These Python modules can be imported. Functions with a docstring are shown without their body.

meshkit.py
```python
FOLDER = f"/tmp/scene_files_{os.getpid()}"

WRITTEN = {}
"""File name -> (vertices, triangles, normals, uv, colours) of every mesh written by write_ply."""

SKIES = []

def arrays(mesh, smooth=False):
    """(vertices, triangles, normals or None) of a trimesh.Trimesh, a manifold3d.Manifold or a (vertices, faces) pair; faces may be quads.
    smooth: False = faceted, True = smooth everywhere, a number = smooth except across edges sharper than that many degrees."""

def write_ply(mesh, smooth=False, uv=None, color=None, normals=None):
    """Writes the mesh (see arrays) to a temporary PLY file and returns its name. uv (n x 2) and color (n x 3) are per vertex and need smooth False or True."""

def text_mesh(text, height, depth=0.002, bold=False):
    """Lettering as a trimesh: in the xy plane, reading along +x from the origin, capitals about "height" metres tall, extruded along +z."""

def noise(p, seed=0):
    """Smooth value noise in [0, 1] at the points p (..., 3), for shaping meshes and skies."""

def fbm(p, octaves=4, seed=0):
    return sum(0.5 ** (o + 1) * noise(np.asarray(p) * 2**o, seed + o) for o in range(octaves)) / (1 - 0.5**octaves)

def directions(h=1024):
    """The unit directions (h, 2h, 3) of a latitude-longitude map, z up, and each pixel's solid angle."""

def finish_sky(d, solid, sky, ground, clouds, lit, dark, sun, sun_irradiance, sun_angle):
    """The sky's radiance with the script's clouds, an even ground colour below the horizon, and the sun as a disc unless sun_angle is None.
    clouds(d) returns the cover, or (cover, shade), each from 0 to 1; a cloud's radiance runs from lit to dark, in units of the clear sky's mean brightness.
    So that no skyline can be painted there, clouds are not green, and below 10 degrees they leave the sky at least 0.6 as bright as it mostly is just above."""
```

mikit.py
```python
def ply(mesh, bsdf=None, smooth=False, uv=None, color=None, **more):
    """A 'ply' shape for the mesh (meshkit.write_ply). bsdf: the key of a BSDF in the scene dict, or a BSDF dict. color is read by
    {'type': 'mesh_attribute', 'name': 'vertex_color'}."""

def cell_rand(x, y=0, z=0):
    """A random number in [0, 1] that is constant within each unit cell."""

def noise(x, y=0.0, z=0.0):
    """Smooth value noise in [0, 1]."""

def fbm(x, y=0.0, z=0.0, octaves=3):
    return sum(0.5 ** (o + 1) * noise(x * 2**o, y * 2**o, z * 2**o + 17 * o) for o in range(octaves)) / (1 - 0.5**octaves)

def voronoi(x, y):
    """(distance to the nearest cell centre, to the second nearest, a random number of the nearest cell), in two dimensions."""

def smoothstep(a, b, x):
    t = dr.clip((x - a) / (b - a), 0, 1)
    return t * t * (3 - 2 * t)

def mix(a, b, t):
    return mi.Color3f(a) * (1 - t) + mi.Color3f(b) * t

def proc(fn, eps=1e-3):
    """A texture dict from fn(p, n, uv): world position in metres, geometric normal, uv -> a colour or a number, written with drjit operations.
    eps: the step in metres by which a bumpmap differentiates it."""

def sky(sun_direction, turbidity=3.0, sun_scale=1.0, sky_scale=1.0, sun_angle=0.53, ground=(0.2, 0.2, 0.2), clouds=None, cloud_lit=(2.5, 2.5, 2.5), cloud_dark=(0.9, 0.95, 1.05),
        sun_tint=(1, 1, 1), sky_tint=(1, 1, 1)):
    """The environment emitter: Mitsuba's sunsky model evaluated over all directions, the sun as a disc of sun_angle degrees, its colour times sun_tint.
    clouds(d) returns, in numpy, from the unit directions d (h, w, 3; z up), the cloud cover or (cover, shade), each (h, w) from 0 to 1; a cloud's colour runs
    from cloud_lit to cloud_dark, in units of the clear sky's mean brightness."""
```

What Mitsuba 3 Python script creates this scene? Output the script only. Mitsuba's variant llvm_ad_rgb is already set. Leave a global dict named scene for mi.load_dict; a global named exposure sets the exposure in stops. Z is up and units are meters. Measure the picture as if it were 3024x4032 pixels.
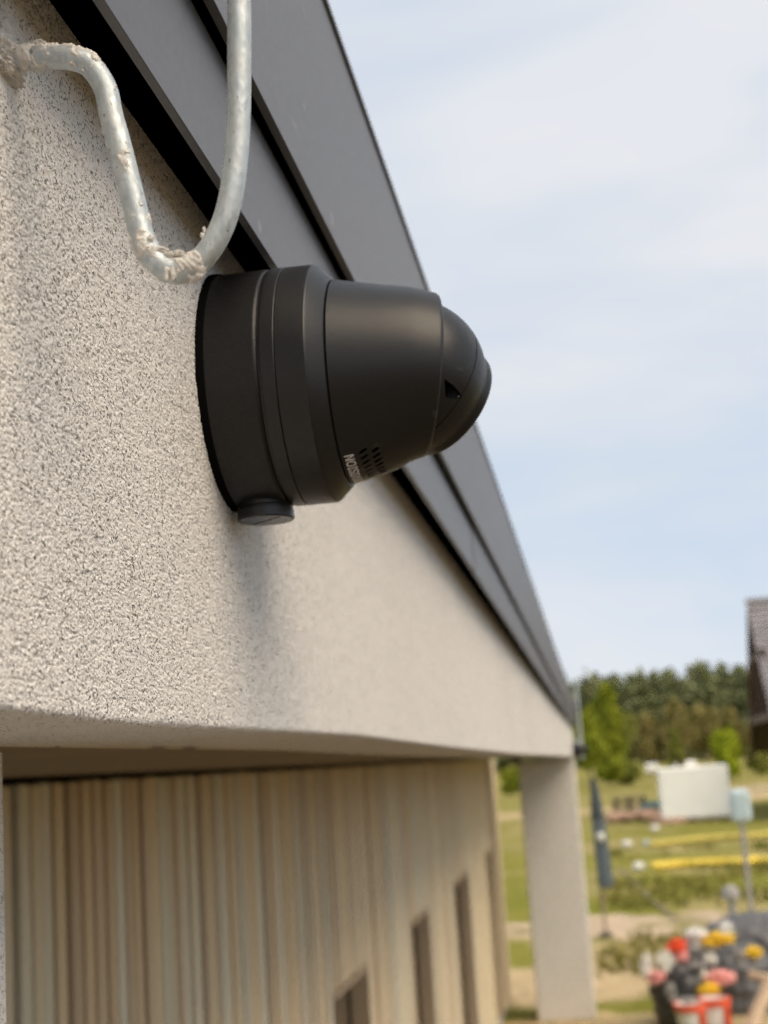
import math
import numpy as np
import trimesh
import manifold3d as m3
import drjit as dr
import mitsuba as mi
import mikit
import meshkit
from shapely.geometry import Polygon, box as sbox
from mikit import proc, noise, fbm, voronoi, smoothstep, mix, cell_rand, ply

T = mi.ScalarTransform4f
rng = np.random.default_rng(7)
scene, labels = {'type': 'scene'}, {}

# ------------------------------------------------------------------ camera, sky, exposure
# wall plane x = 0 (outside is +x), the wall runs along +y, z up; camera 18 cm off the wall, 2.5 m above the ground
CX, CZ = 0.18, 2.5
FWD = np.array([-0.12983801, 0.97574149, 0.17626864])
UP = np.array([0.08700606, -0.16587605, 0.98230091])
CAM = np.array([CX, 0.0, CZ])
scene['camera'] = {'type': 'thinlens', 'fov': math.degrees(2 * math.atan(1512 / 5600)), 'fov_axis': 'x',
                   'to_world': T().look_at(origin=CAM.tolist(), target=(CAM + FWD).tolist(), up=UP.tolist()),
                   'aperture_radius': 0.0019, 'focus_distance': 0.58, 'near_clip': 0.02, 'far_clip': 3000.0}
exposure = 2.2


def clouds(d):
    z = np.maximum(d[..., 2], 0.02)
    p = np.stack([d[..., 0] / (z + 0.55), d[..., 1] / (z + 0.55), z * 2.2], -1) * 1.3
    warp = meshkit.fbm(p * 1.3 + 3.1, 3, 5)[..., None]
    c = meshkit.fbm(p * np.array([1.8, 2.3, 2.6]) + warp * 1.5, 5, 11)
    cover = 0.84 + 0.16 * np.clip((c - 0.36) / 0.30, 0, 1)
    shade = np.clip((meshkit.fbm(p * 2.2 + 9.0, 4, 23) - 0.35) / 0.4, 0, 1)
    low = np.clip((d[..., 2] - 0.03) / 0.16, 0, 1)
    return cover * (0.86 + 0.14 * low), np.clip(1.05 - 1.1 * np.clip((c - 0.34) / 0.34, 0, 1) + 0.25 * shade, 0, 1)


SUN = np.array([0.62, -0.46, 0.95])
scene['sky'] = mikit.sky(SUN.tolist(), turbidity=3.5, sun_scale=0.47, sky_scale=1.0, sun_angle=45.0, clouds=clouds,
                         cloud_lit=(1.82, 1.86, 1.95), cloud_dark=(1.50, 1.68, 1.90), ground=(0.20, 0.165, 0.10), sun_tint=(1.0, 0.98, 0.95))


# ------------------------------------------------------------------ materials
def mat(key, d):
    scene[key] = d if d['type'] in ('twosided',) else {'type': 'twosided', 'b': d}
    return key


def rgb(*c):
    return {'type': 'rgb', 'value': list(c)}


def principled(color, rough=0.5, **k):
    return {'type': 'principled', 'base_color': rgb(*color) if isinstance(color, tuple) else color, 'roughness': rough, **k}


def bump(d, fn, eps=1e-3):
    return {'type': 'bumpmap', 'arbitrary': proc(fn, eps), 'scale': 1.0, 'b': d}


def plaster_color(p, n, uv):
    a = fbm(p.y * 2.1, p.z * 2.3, p.x * 2.0, 3)
    g = noise(p.y * 760, p.z * 1150, p.x * 1150)
    g2 = noise(p.y * 1500 + 7, p.z * 2100, p.x * 2100)
    speck = smoothstep(0.20, 0.46, g * 0.6 + g2 * 0.4)
    return mix((0.22, 0.21, 0.194), (0.81, 0.787, 0.75), speck) * (0.95 + 0.1 * a)


mat('m_plaster', bump({'type': 'diffuse', 'reflectance': proc(plaster_color)}, lambda p, n, uv: 0.00042 * noise(p.y * 1050, p.z * 1450, p.x * 1450), 2e-4))


def plaster_far_h(p, n, uv):
    return 0.0014 * noise(p.y * 380, p.z * 520, p.x * 520)


mat('m_plaster_far', bump({'type': 'diffuse', 'reflectance': proc(plaster_color)}, plaster_far_h, 6e-4))
mat('m_soffit', {'type': 'diffuse', 'reflectance': proc(lambda p, n, uv: mix((0.27, 0.225, 0.165), (0.34, 0.285, 0.215), fbm(p.x * 9, p.y * 4, 0.0, 3)))})
mat('m_bead', principled((0.62, 0.56, 0.46), 0.5))
mat('m_black', {'type': 'diffuse', 'reflectance': rgb(0.008, 0.008, 0.008)})


def powder(p, n, uv):
    s = noise(p.y * 260, p.z * 420, p.x * 420)
    w = fbm(p.y * 3, p.z * 8, p.x * 8, 3)
    spot = smoothstep(0.83, 0.9, noise(p.y * 60 + 3, p.z * 70, 0.0)) * smoothstep(0.7, 0.8, noise(p.y * 17, p.z * 19, 4.0))
    return mix((0.088, 0.091, 0.101), (0.108, 0.111, 0.121), s * 0.5 + w * 0.5) + mi.Color3f(0.06) * spot


mat('m_powder', principled(proc(powder), 0.42, specular=0.5))


def galv(p, n, uv):
    f = voronoi(p.z * 420 + 3 * noise(p.x * 300, p.z * 300), (p.x + p.y * 0.7) * 420)[2]
    s = fbm(p.x * 700, p.y * 700, p.z * 450, 3)
    streak = fbm(p.x * 900, p.y * 900, p.z * 120, 3)
    pit = smoothstep(0.88, 0.93, noise(p.x * 520, p.y * 520, p.z * 420))
    dust = smoothstep(0.50, 0.68, fbm(p.x * 160, p.y * 160, p.z * 90 + 5, 3))
    c = mix((0.33, 0.385, 0.41), (0.68, 0.735, 0.76), f * 0.3 + s * 0.4 + streak * 0.3)
    c = mix(c, (0.66, 0.65, 0.60), dust * 0.22)
    return mix(c, (0.16, 0.16, 0.15), pit * 0.8)


def galv_r(p, n, uv):
    return 0.38 + 0.3 * fbm(p.x * 500, p.y * 500, p.z * 300, 2)


mat('m_galv', bump(principled(proc(galv), proc(galv_r), metallic=0.55, specular=0.5), lambda p, n, uv: 0.00022 * fbm(p.x * 600, p.y * 600, p.z * 400, 3), 3e-4))
mat('m_mortar', {'type': 'diffuse', 'reflectance': proc(lambda p, n, uv: mix((0.54, 0.515, 0.475), (0.76, 0.735, 0.69), fbm(p.x * 500, p.y * 500, p.z * 500, 3)))})


def matt_black(p, n, uv):
    s = noise(p.x * 1500, p.y * 1500, p.z * 1500)
    scuff = smoothstep(0.8, 0.88, noise(p.x * 130 + 2, p.y * 130, p.z * 130)) * smoothstep(0.6, 0.7, noise(p.x * 38, p.y * 38, p.z * 38 + 7))
    return mix((0.0055, 0.0054, 0.0058), (0.010, 0.0099, 0.0105), s) + mi.Color3f(0.012) * scuff


mat('m_cam', bump(principled(proc(matt_black), 0.40, specular=0.45), lambda p, n, uv: 0.00003 * noise(p.x * 1600, p.y * 1600, p.z * 1600), 2e-4))
mat('m_cam_box', bump(principled(proc(lambda p, n, uv: mix((0.0050, 0.0049, 0.0052), (0.0100, 0.0098, 0.0102), noise(p.x * 900, p.y * 900, p.z * 900))), 0.44, specular=0.38),
                      lambda p, n, uv: 0.00005 * noise(p.x * 1100, p.y * 1100, p.z * 1100), 2e-4))
mat('m_gasket', {'type': 'diffuse', 'reflectance': rgb(0.006, 0.006, 0.006)})
mat('m_plug', principled((0.016, 0.016, 0.017), 0.33, specular=0.5))
mat('m_print', {'type': 'diffuse', 'reflectance': rgb(0.62, 0.60, 0.60)})
mat('m_lens', principled((0.01, 0.01, 0.012), 0.05, specular=0.6, clearcoat=1.0))
mat('m_screw', principled((0.6, 0.6, 0.6), 0.25, metallic=1.0))


def wood(c0, c1, seed):
    def fn(p, n, uv):
        g = fbm(p.y * 190 + seed * 13, p.x * 190, p.z * 2.2, 3)
        w = fbm(p.y * 30 + seed * 3, p.z * 0.9, seed * 5.0, 2)
        return mix(c0, c1, g * 0.55 + w * 0.45)
    return principled(proc(fn), 0.65, specular=0.25)


WOODS = []
for i, (a, b) in enumerate([((0.510, 0.394, 0.255), (0.772, 0.633, 0.449)), ((0.588, 0.478, 0.332), (0.800, 0.733, 0.540)), ((0.571, 0.425, 0.262), (0.800, 0.647, 0.425)),
                            ((0.618, 0.532, 0.409), (0.800, 0.800, 0.647)), ((0.433, 0.332, 0.217), (0.679, 0.556, 0.386)), ((0.647, 0.494, 0.308), (0.800, 0.687, 0.463))]):
    WOODS.append(mat(f'm_wood_{i}', wood(a, b, i + 1)))
mat('m_jamb', wood((0.38, 0.29, 0.19), (0.47, 0.37, 0.26), 9))
mat('m_frame', principled((0.10, 0.065, 0.035), 0.5))
mat('m_pane', principled((0.05, 0.05, 0.05), 0.08, specular=0.6))


def lawn(p, n, uv):
    x, y = p.x, p.y
    wob = 1.6 * (fbm(x * 0.55, y * 0.35, 2.0, 3) - 0.5)
    yy = y + wob * smoothstep(8, 30, y) * 1.6 + (fbm(x * 2.2, y * 2.2, 1.0, 3) - 0.5) * 1.4
    dry = smoothstep(0.46, 0.60, fbm(x * 0.45 + 3, y * 0.55, 0.0, 4))
    near = 1 - smoothstep(17, 26, y)
    band = smoothstep(15.3, 15.9, yy) * (1 - smoothstep(17.3, 18.0, yy)) + smoothstep(13.7, 14.0, yy) * (1 - smoothstep(14.6, 14.9, yy))
    far = smoothstep(58, 66, yy) * (1 - smoothstep(84, 95, yy)) * smoothstep(0.36, 0.56, fbm(x * 0.09 + 1, y * 0.05, 5.0, 3))
    fine = fbm(x * 9, y * 9, 3.0, 3)
    g = mix((0.150, 0.165, 0.030), (0.265, 0.250, 0.062), fbm(x * 0.8, y * 0.5, 7.0, 3))
    g = mix(g, (0.30, 0.26, 0.09), 0.45 * smoothstep(24, 40, y) * fbm(x * 0.3, y * 0.2, 9.0, 3))
    straw = mix((0.40, 0.31, 0.17), (0.60, 0.47, 0.29), fine)
    s = dr.clip(dry * near * 0.75 + 0.35 * dry * (1 - near) + band * 0.85 + far * 0.8, 0, 1)
    c = mix(g, straw, s) * (0.75 + 0.5 * fine)
    soil = mix((0.10, 0.077, 0.048), (0.175, 0.135, 0.085), fine)
    return mix(c, soil, 1 - smoothstep(10.6, 12.4, yy))


mat('m_lawn', {'type': 'diffuse', 'reflectance': proc(lawn)})
mat('m_dirt', {'type': 'diffuse', 'reflectance': proc(lambda p, n, uv: mix(mix((0.42, 0.32, 0.22), (0.66, 0.53, 0.39), fbm(p.x * 3.0, p.y * 3.0, 0.0, 4)), (0.21, 0.20, 0.06), 0.85 * smoothstep(0.52, 0.62, fbm(p.x * 1.3, p.y * 1.6, 4.0, 4))))})
mat('m_grass', {'type': 'diffuse', 'reflectance': proc(lambda p, n, uv: mix((0.12, 0.14, 0.025), (0.36, 0.31, 0.10), fbm(p.x * 1.1, p.y * 0.8, 0.0, 3)))})


def leaf(key, a, b):
    d = {'type': 'diffuse', 'reflectance': proc(lambda p, n, uv: mix(a, b, fbm(p.x * 0.9, p.y * 0.9, p.z * 0.9, 3)))}
    return mat(key, d)


leaf('m_leaf_bright', (0.19, 0.235, 0.02), (0.33, 0.36, 0.05))
leaf('m_leaf_lime', (0.26, 0.34, 0.02), (0.42, 0.47, 0.05))
leaf('m_leaf_olive', (0.22, 0.20, 0.065), (0.34, 0.29, 0.12))
leaf('m_leaf_mid', (0.19, 0.22, 0.045), (0.32, 0.33, 0.09))
leaf('m_forest', (0.175, 0.195, 0.095), (0.265, 0.285, 0.150))
mat('m_bark', {'type': 'diffuse', 'reflectance': rgb(0.22, 0.18, 0.14)})
mat('m_white_foil', principled(proc(lambda p, n, uv: mix((0.86, 0.86, 0.84), (0.92, 0.92, 0.90), fbm(p.x * 4, p.y * 4, p.z * 3, 3))), 0.35))
mat('m_pallet', principled((0.30, 0.24, 0.17), 0.7))
mat('m_blackbag', principled((0.05, 0.05, 0.054), 0.36, specular=0.5))
mat('m_greytarp', principled((0.10, 0.10, 0.105), 0.42, specular=0.5))
mat('m_white', principled((0.80, 0.79, 0.77), 0.45))
mat('m_offwhite', principled((0.68, 0.68, 0.62), 0.5))
mat('m_yellow', principled((0.86, 0.60, 0.04), 0.5))
mat('m_hose', principled(proc(lambda p, n, uv: mix((0.70, 0.52, 0.06), (0.86, 0.66, 0.10), fbm(p.x * 3, p.y * 3, 0.0, 2))), 0.5))
mat('m_hose_dull', principled((0.50, 0.42, 0.09), 0.5))
mat('m_red', principled((0.80, 0.10, 0.035), 0.45))
mat('m_pink', principled((0.85, 0.42, 0.40), 0.45))
mat('m_plank', wood((0.50, 0.36, 0.24), (0.66, 0.50, 0.36), 4))
mat('m_grey', principled((0.34, 0.33, 0.32), 0.5))
mat('m_blue', principled((0.11, 0.14, 0.165), 0.6))
mat('m_darkblue', principled((0.035, 0.05, 0.055), 0.6))
mat('m_paleblue', principled((0.46, 0.58, 0.62), 0.5))
mat('m_teal', principled((0.06, 0.12, 0.12), 0.5))
mat('m_brick', principled((0.42, 0.27, 0.19), 0.8))
mat('m_darkpile', principled((0.07, 0.055, 0.05), 0.8))
mat('m_rooftile', principled(proc(lambda p, n, uv: mix((0.19, 0.178, 0.185), (0.26, 0.247, 0.255), cell_rand(p.x * 3.3, p.z * 4))), 0.5))
mat('m_timber', principled((0.085, 0.045, 0.025), 0.6))
mat('m_housewall', {'type': 'diffuse', 'reflectance': rgb(0.28, 0.25, 0.19)})


# ------------------------------------------------------------------ helpers
def numbered(key):
    if key not in scene and key not in labels:
        return key
    n = 1
    while f'{key}_{n:03d}' in scene or f'{key}_{n:03d}' in labels:
        n += 1
    return f'{key}_{n:03d}'


def tag(key, label=None, cat=None, group=None, kind=None):
    d = {k: v for k, v in dict(label=label, category=cat, group=group, kind=kind).items() if v}
    labels[key] = {**labels.get(key, {}), **d}
    return key


def thing(name, label, cat, group=None):
    key = numbered(name)
    return tag(key, label, cat, group)


def put(key, mesh, m, smooth=30, parent=None, **more):
    if parent:
        key = parent + '__' + key
    key = numbered(key)
    scene[key] = ply(mesh, m, smooth, **more)
    return key


def rec(key, shape, parent):
    key = numbered(parent + '__' + key)
    scene[key] = shape
    return key


def bx(lo, hi, b=0.0):
    lo, hi = np.array(lo, float), np.array(hi, float)
    if b <= 0:
        m = trimesh.creation.box(extents=hi - lo)
        m.apply_translation((lo + hi) / 2)
        return m
    pts = []
    for s in np.ndindex(2, 2, 2):
        c = np.where(np.array(s) == 1, hi, lo)
        sg = np.where(np.array(s) == 1, -1, 1)
        for k in range(3):
            q = c + sg * b
            q[k] = c[k]
            pts.append(q)
    return trimesh.convex.convex_hull(np.array(pts))


def cat(*ms):
    return trimesh.util.concatenate(list(ms))


def lathe(profile, n=96, axis='x', closed=True):
    """profile: (t, r) along the axis; returns a trimesh."""
    pr = np.array(profile, float)
    a = np.arange(n) / n * 2 * np.pi
    k = len(pr)
    t = np.repeat(pr[:, 0], n)
    r = np.repeat(pr[:, 1], n)
    aa = np.tile(a, k)
    v = np.stack([t, r * np.cos(aa), r * np.sin(aa)], 1)
    i, j = np.meshgrid(np.arange(k - 1), np.arange(n), indexing='ij')
    p, q = i * n + j, i * n + (j + 1) % n
    f = np.concatenate([np.stack([p, q + n, q], -1).reshape(-1, 3), np.stack([p, p + n, q + n], -1).reshape(-1, 3)])
    m = trimesh.Trimesh(v, f, process=False)
    m.merge_vertices()
    m.update_faces(m.nondegenerate_faces())
    if m.volume < 0:
        m.invert()
    if axis == 'z':
        m.apply_transform(np.array([[0, 1, 0, 0], [0, 0, 1, 0], [1, 0, 0, 0], [0, 0, 0, 1.]]))
    return m


def align(axis):
    """rotation taking +x to axis"""
    a = np.array(axis, float)
    a /= np.linalg.norm(a)
    return trimesh.geometry.align_vectors([1, 0, 0], a)


def move(m, t):
    m = m.copy()
    m.apply_translation(t)
    return m


def smooth_path(pts, n):
    from scipy.interpolate import CubicSpline
    pts = np.array(pts, float)
    s = np.r_[0, np.cumsum(np.linalg.norm(np.diff(pts, axis=0), axis=1))]
    u = np.linspace(0, s[-1], n)
    return CubicSpline(s, pts)(u), u


def tube(path, r, n=32, caps=True, disp=None):
    path = np.array(path, float)
    k = len(path)
    r = np.broadcast_to(r, (k,))
    tan = np.gradient(path, axis=0)
    tan /= np.linalg.norm(tan, axis=1, keepdims=True)
    up = np.array([0.0, 1.0, 0.0]) if abs(tan[0][1]) < 0.8 else np.array([0.0, 0, 1.0])
    nrm = np.zeros_like(path)
    u = up - tan[0] * (up @ tan[0])
    for i in range(k):
        u = u - tan[i] * (u @ tan[i])
        u = u / np.linalg.norm(u)
        nrm[i] = u
    bn = np.cross(tan, nrm)
    a = np.arange(n) / n * 2 * np.pi
    dirs = nrm[:, None] * np.cos(a)[None, :, None] + bn[:, None] * np.sin(a)[None, :, None]
    v = path[:, None] + dirs * r[:, None, None]
    if disp is not None:
        v = v + dirs * disp(v)[..., None]
    v = v.reshape(-1, 3)
    i, j = np.meshgrid(np.arange(k - 1), np.arange(n), indexing='ij')
    p, q = i * n + j, i * n + (j + 1) % n
    f = np.concatenate([np.stack([p, q, q + n], -1).reshape(-1, 3), np.stack([p, q + n, p + n], -1).reshape(-1, 3)])
    if caps:
        v = np.vstack([v, path[0], path[-1]])
        c0, c1 = len(v) - 2, len(v) - 1
        jj = np.arange(n)
        f = np.vstack([f, np.stack([np.full(n, c0), (jj + 1) % n, jj], 1), np.stack([np.full(n, c1), (k - 1) * n + jj, (k - 1) * n + (jj + 1) % n], 1)])
    m = trimesh.Trimesh(v, f, process=False)
    if m.volume < 0:
        m.invert()
    return m


def blob(center, radii, seed=0, amp=0.25, freq=2.0, sub=3, wrinkle=0.0, flat=None):
    m = trimesh.creation.icosphere(subdivisions=sub)
    v = m.vertices.copy()
    d = amp * (meshkit.fbm(v * freq + seed * 7.3, 3, seed) - 0.5) * 2
    if wrinkle:
        w = meshkit.fbm(v * freq * 3 + seed * 3.1, 3, seed + 50)
        d = d + wrinkle * (np.abs(w - 0.5) * 4 - 0.5)
    v = v * (1 + d)[:, None] * np.array(radii)
    if flat is not None:
        v[:, 2] = np.maximum(v[:, 2], -flat)
    return trimesh.Trimesh(v + np.array(center), m.faces, process=False)


def extrude_y(poly, y0, y1):
    """polygon in (x, z) extruded along y"""
    m = trimesh.creation.extrude_polygon(poly, y1 - y0, engine='earcut')
    v = m.vertices
    m.vertices = np.stack([v[:, 0], y0 + v[:, 2], v[:, 1]], 1)
    m.invert()
    return m


# ------------------------------------------------------------------ ground
def sheet(x0, x1, y0, y1, z, nx=2, ny=2):
    x, y = np.meshgrid(np.linspace(x0, x1, nx), np.linspace(y0, y1, ny))
    v = np.stack([x.ravel(), y.ravel(), np.full(x.size, z)], 1)
    i, j = np.meshgrid(np.arange(ny - 1), np.arange(nx - 1), indexing='ij')
    p = (i * nx + j).ravel()
    f = np.vstack([np.stack([p, p + 1, p + nx + 1], 1), np.stack([p, p + nx + 1, p + nx], 1)])
    return trimesh.Trimesh(v, f, process=False)


tag(put('lawn', sheet(-1500, 1500, -600, 2400, 0.0), 'm_lawn', False), 'patchy green and straw coloured lawn reaching to the trees', kind='structure')
# bare dirt track with ragged edges
xs = np.linspace(-14, 14, 240)
e0 = 20.7 + 2.2 * (meshkit.fbm(np.stack([xs * 1.1, xs * 0, xs * 0], 1), 4, 3) - 0.5)
e1 = 23.3 + 3.2 * (meshkit.fbm(np.stack([xs * 1.1, xs * 0 + 5, xs * 0], 1), 4, 4) - 0.5)
v = np.vstack([np.stack([xs, e0, xs * 0 + 0.004], 1), np.stack([xs, e1, xs * 0 + 0.004], 1)])
i = np.arange(len(xs) - 1)
f = np.vstack([np.stack([i, i + 1, i + 1 + len(xs)], 1), np.stack([i, i + 1 + len(xs), i + len(xs)], 1)])
tag(put('dirt_track', trimesh.Trimesh(v, f, process=False), 'm_dirt', False), 'bare sandy track crossing the lawn', kind='structure')
tag(put('dirt_track', sheet(4.6, 60, 76, 88, 0.004), 'm_dirt', False), 'far strip of sandy soil behind the white pallets', kind='structure')
tag(put('porch_floor', bx((-5.9, 0.5, 0.0), (-0.9, 15.6, 0.095)), 'm_grey', False), 'concrete porch floor under the beam', kind='structure')

# grass tufts
n = 16000
gx = rng.uniform(-5, 7, n)
gy = 12 + 26 * rng.random(n) ** 1.5
keep = (meshkit.fbm(np.stack([gx * 0.6, gy * 0.5, gx * 0], 1), 3, 9) > 0.44) & ~((gy > 20.4) & (gy < 23.8)) & (gx > 0.05)
gx, gy = gx[keep], gy[keep]
k = len(gx)
ang = rng.uniform(0, 2 * np.pi, (k, 3))
hh = rng.uniform(0.05, 0.16, (k, 3))
base = np.stack([gx, gy, gx * 0], 1)[:, None, :]
side = np.stack([np.cos(ang), np.sin(ang), ang * 0], -1) * 0.025
lean = np.stack([np.cos(ang + 1.3), np.sin(ang + 1.3), ang * 0], -1) * (hh * 0.5)[..., None]
tip = base + lean + np.stack([hh * 0, hh * 0, hh], -1)
v = np.stack([base - side, base + side, tip], 2).reshape(-1, 3)
tag(put('grass', trimesh.Trimesh(v, np.arange(len(v)).reshape(-1, 3), process=False), 'm_grass', False), 'tufts of grass standing in the patchy lawn', 'grass', kind='stuff')


# ------------------------------------------------------------------ the house
HOUSE = thing('house', 'new house with rough beige plaster beam, anthracite metal eaves and a timber slat wall', 'house')
ZT, ZB, YE = 2.796, 2.525, 14.85
EDGE_Y = [0.2, .42, .55, .8, 1.1, 1.9, 3.5, 14, 16]
EDGE_D = [0, 0, -.002, -.001, 0, -.006, -.014, -.040, -.045]


def plaster_sheet(ys, vs):
    """the beam's front and underside as one rough skin: v runs down the front, round the arris and back under"""
    R = 0.003
    fl = ZT - ZB - R
    arc = R * np.pi / 2
    y, v_ = np.meshgrid(ys, vs)
    dz = np.interp(y, EDGE_Y, EDGE_D)
    front = v_ < fl
    bend = (v_ >= fl) & (v_ < fl + arc)
    a = np.clip((v_ - fl) / R, 0, np.pi / 2)
    x = np.where(front, 0, np.where(bend, -R + R * np.cos(a), -R - (v_ - fl - arc)))
    z = np.where(front, ZT - v_, np.where(bend, ZB + R - R * np.sin(a), ZB))
    z = z + dz * np.clip((ZT - z) / (ZT - ZB), 0, 1) ** 3
    nx = np.where(front, 1, np.where(bend, np.cos(a), 0))
    nz = np.where(front, 0, np.where(bend, -np.sin(a), -1))
    P = np.stack([x, y, z], -1)
    N = np.stack([nx, nx * 0, nz], -1)
    return P, N


def grid_mesh(P):
    h, w = P.shape[:2]
    i, j = np.meshgrid(np.arange(h - 1), np.arange(w - 1), indexing='ij')
    p = (i * w + j).ravel()
    f = np.vstack([np.stack([p, p + w, p + w + 1], 1), np.stack([p, p + w + 1, p + 1], 1)])
    return trimesh.Trimesh(P.reshape(-1, 3), f, process=False)


# near, displaced
t = np.linspace(1 / 0.385, 1 / 1.30, 860)
ys = 1 / t
fl = ZT - ZB - 0.003
vs = np.r_[np.linspace(0, fl, 520)[:-1], np.linspace(fl, fl + 0.003 * np.pi / 2, 7)[:-1], np.linspace(fl + 0.0047, fl + 0.125, 120)]
P, N = plaster_sheet(ys, vs)
q = P * np.array([1150, 900, 1150])
h1 = meshkit.noise(q + 3 * meshkit.noise(P * 150, 4)[..., None], 1)
h2 = meshkit.noise(q * 1.9 + 11, 2)
h3 = meshkit.noise(P * 60, 3)
pit = np.clip((h1 * 0.60 + h2 * 0.40 - 0.30) / 0.20, 0, 1)
pit = pit * pit * (3 - 2 * pit)
bigpit = np.clip((meshkit.noise(q * 0.40 + 5, 8) - 0.84) / 0.06, 0, 1)
tex = 0.85 + 0.3 * meshkit.fbm(P * 14, 2, 17)
h = 0.00042 * (pit - 1) * tex + 0.0002 * (h2 - 0.5) + 0.00015 * (h3 - 0.5) - 0.0006 * bigpit
vv_ = np.broadcast_to(vs[:, None], P.shape[:2])
rag = np.exp(-((vv_ - fl - 0.002) / 0.0035) ** 2) * (np.clip(meshkit.noise(P * np.array([300, 420, 300]), 19) - 0.35, 0, 1) * 0.0014 + np.clip(meshkit.noise(P * np.array([300, 1100, 300]), 20) - 0.5, 0, 1) * 0.0012)
under = N[..., 2] < -0.95
h = np.where(under, h * 0.55, h)
fade = np.clip((1.29 - P[..., 1]) / 0.55, 0, 1)
near = grid_mesh(P + N * (h * fade)[..., None] - np.array([0, 0, 1.0]) * (rag * fade)[..., None])
put('wall', near, 'm_plaster', True, HOUSE)
ysf = np.r_[np.linspace(1.30, 2.5, 60), np.linspace(2.5, YE, 60)[1:]]
P, N = plaster_sheet(ysf, np.r_[np.linspace(0, fl, 8), np.linspace(fl, fl + 0.0047, 5)[1:], np.linspace(fl + 0.0047, fl + 0.125, 4)[1:]])
put('wall', grid_mesh(P), 'm_plaster_far', 30, HOUSE)
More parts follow.
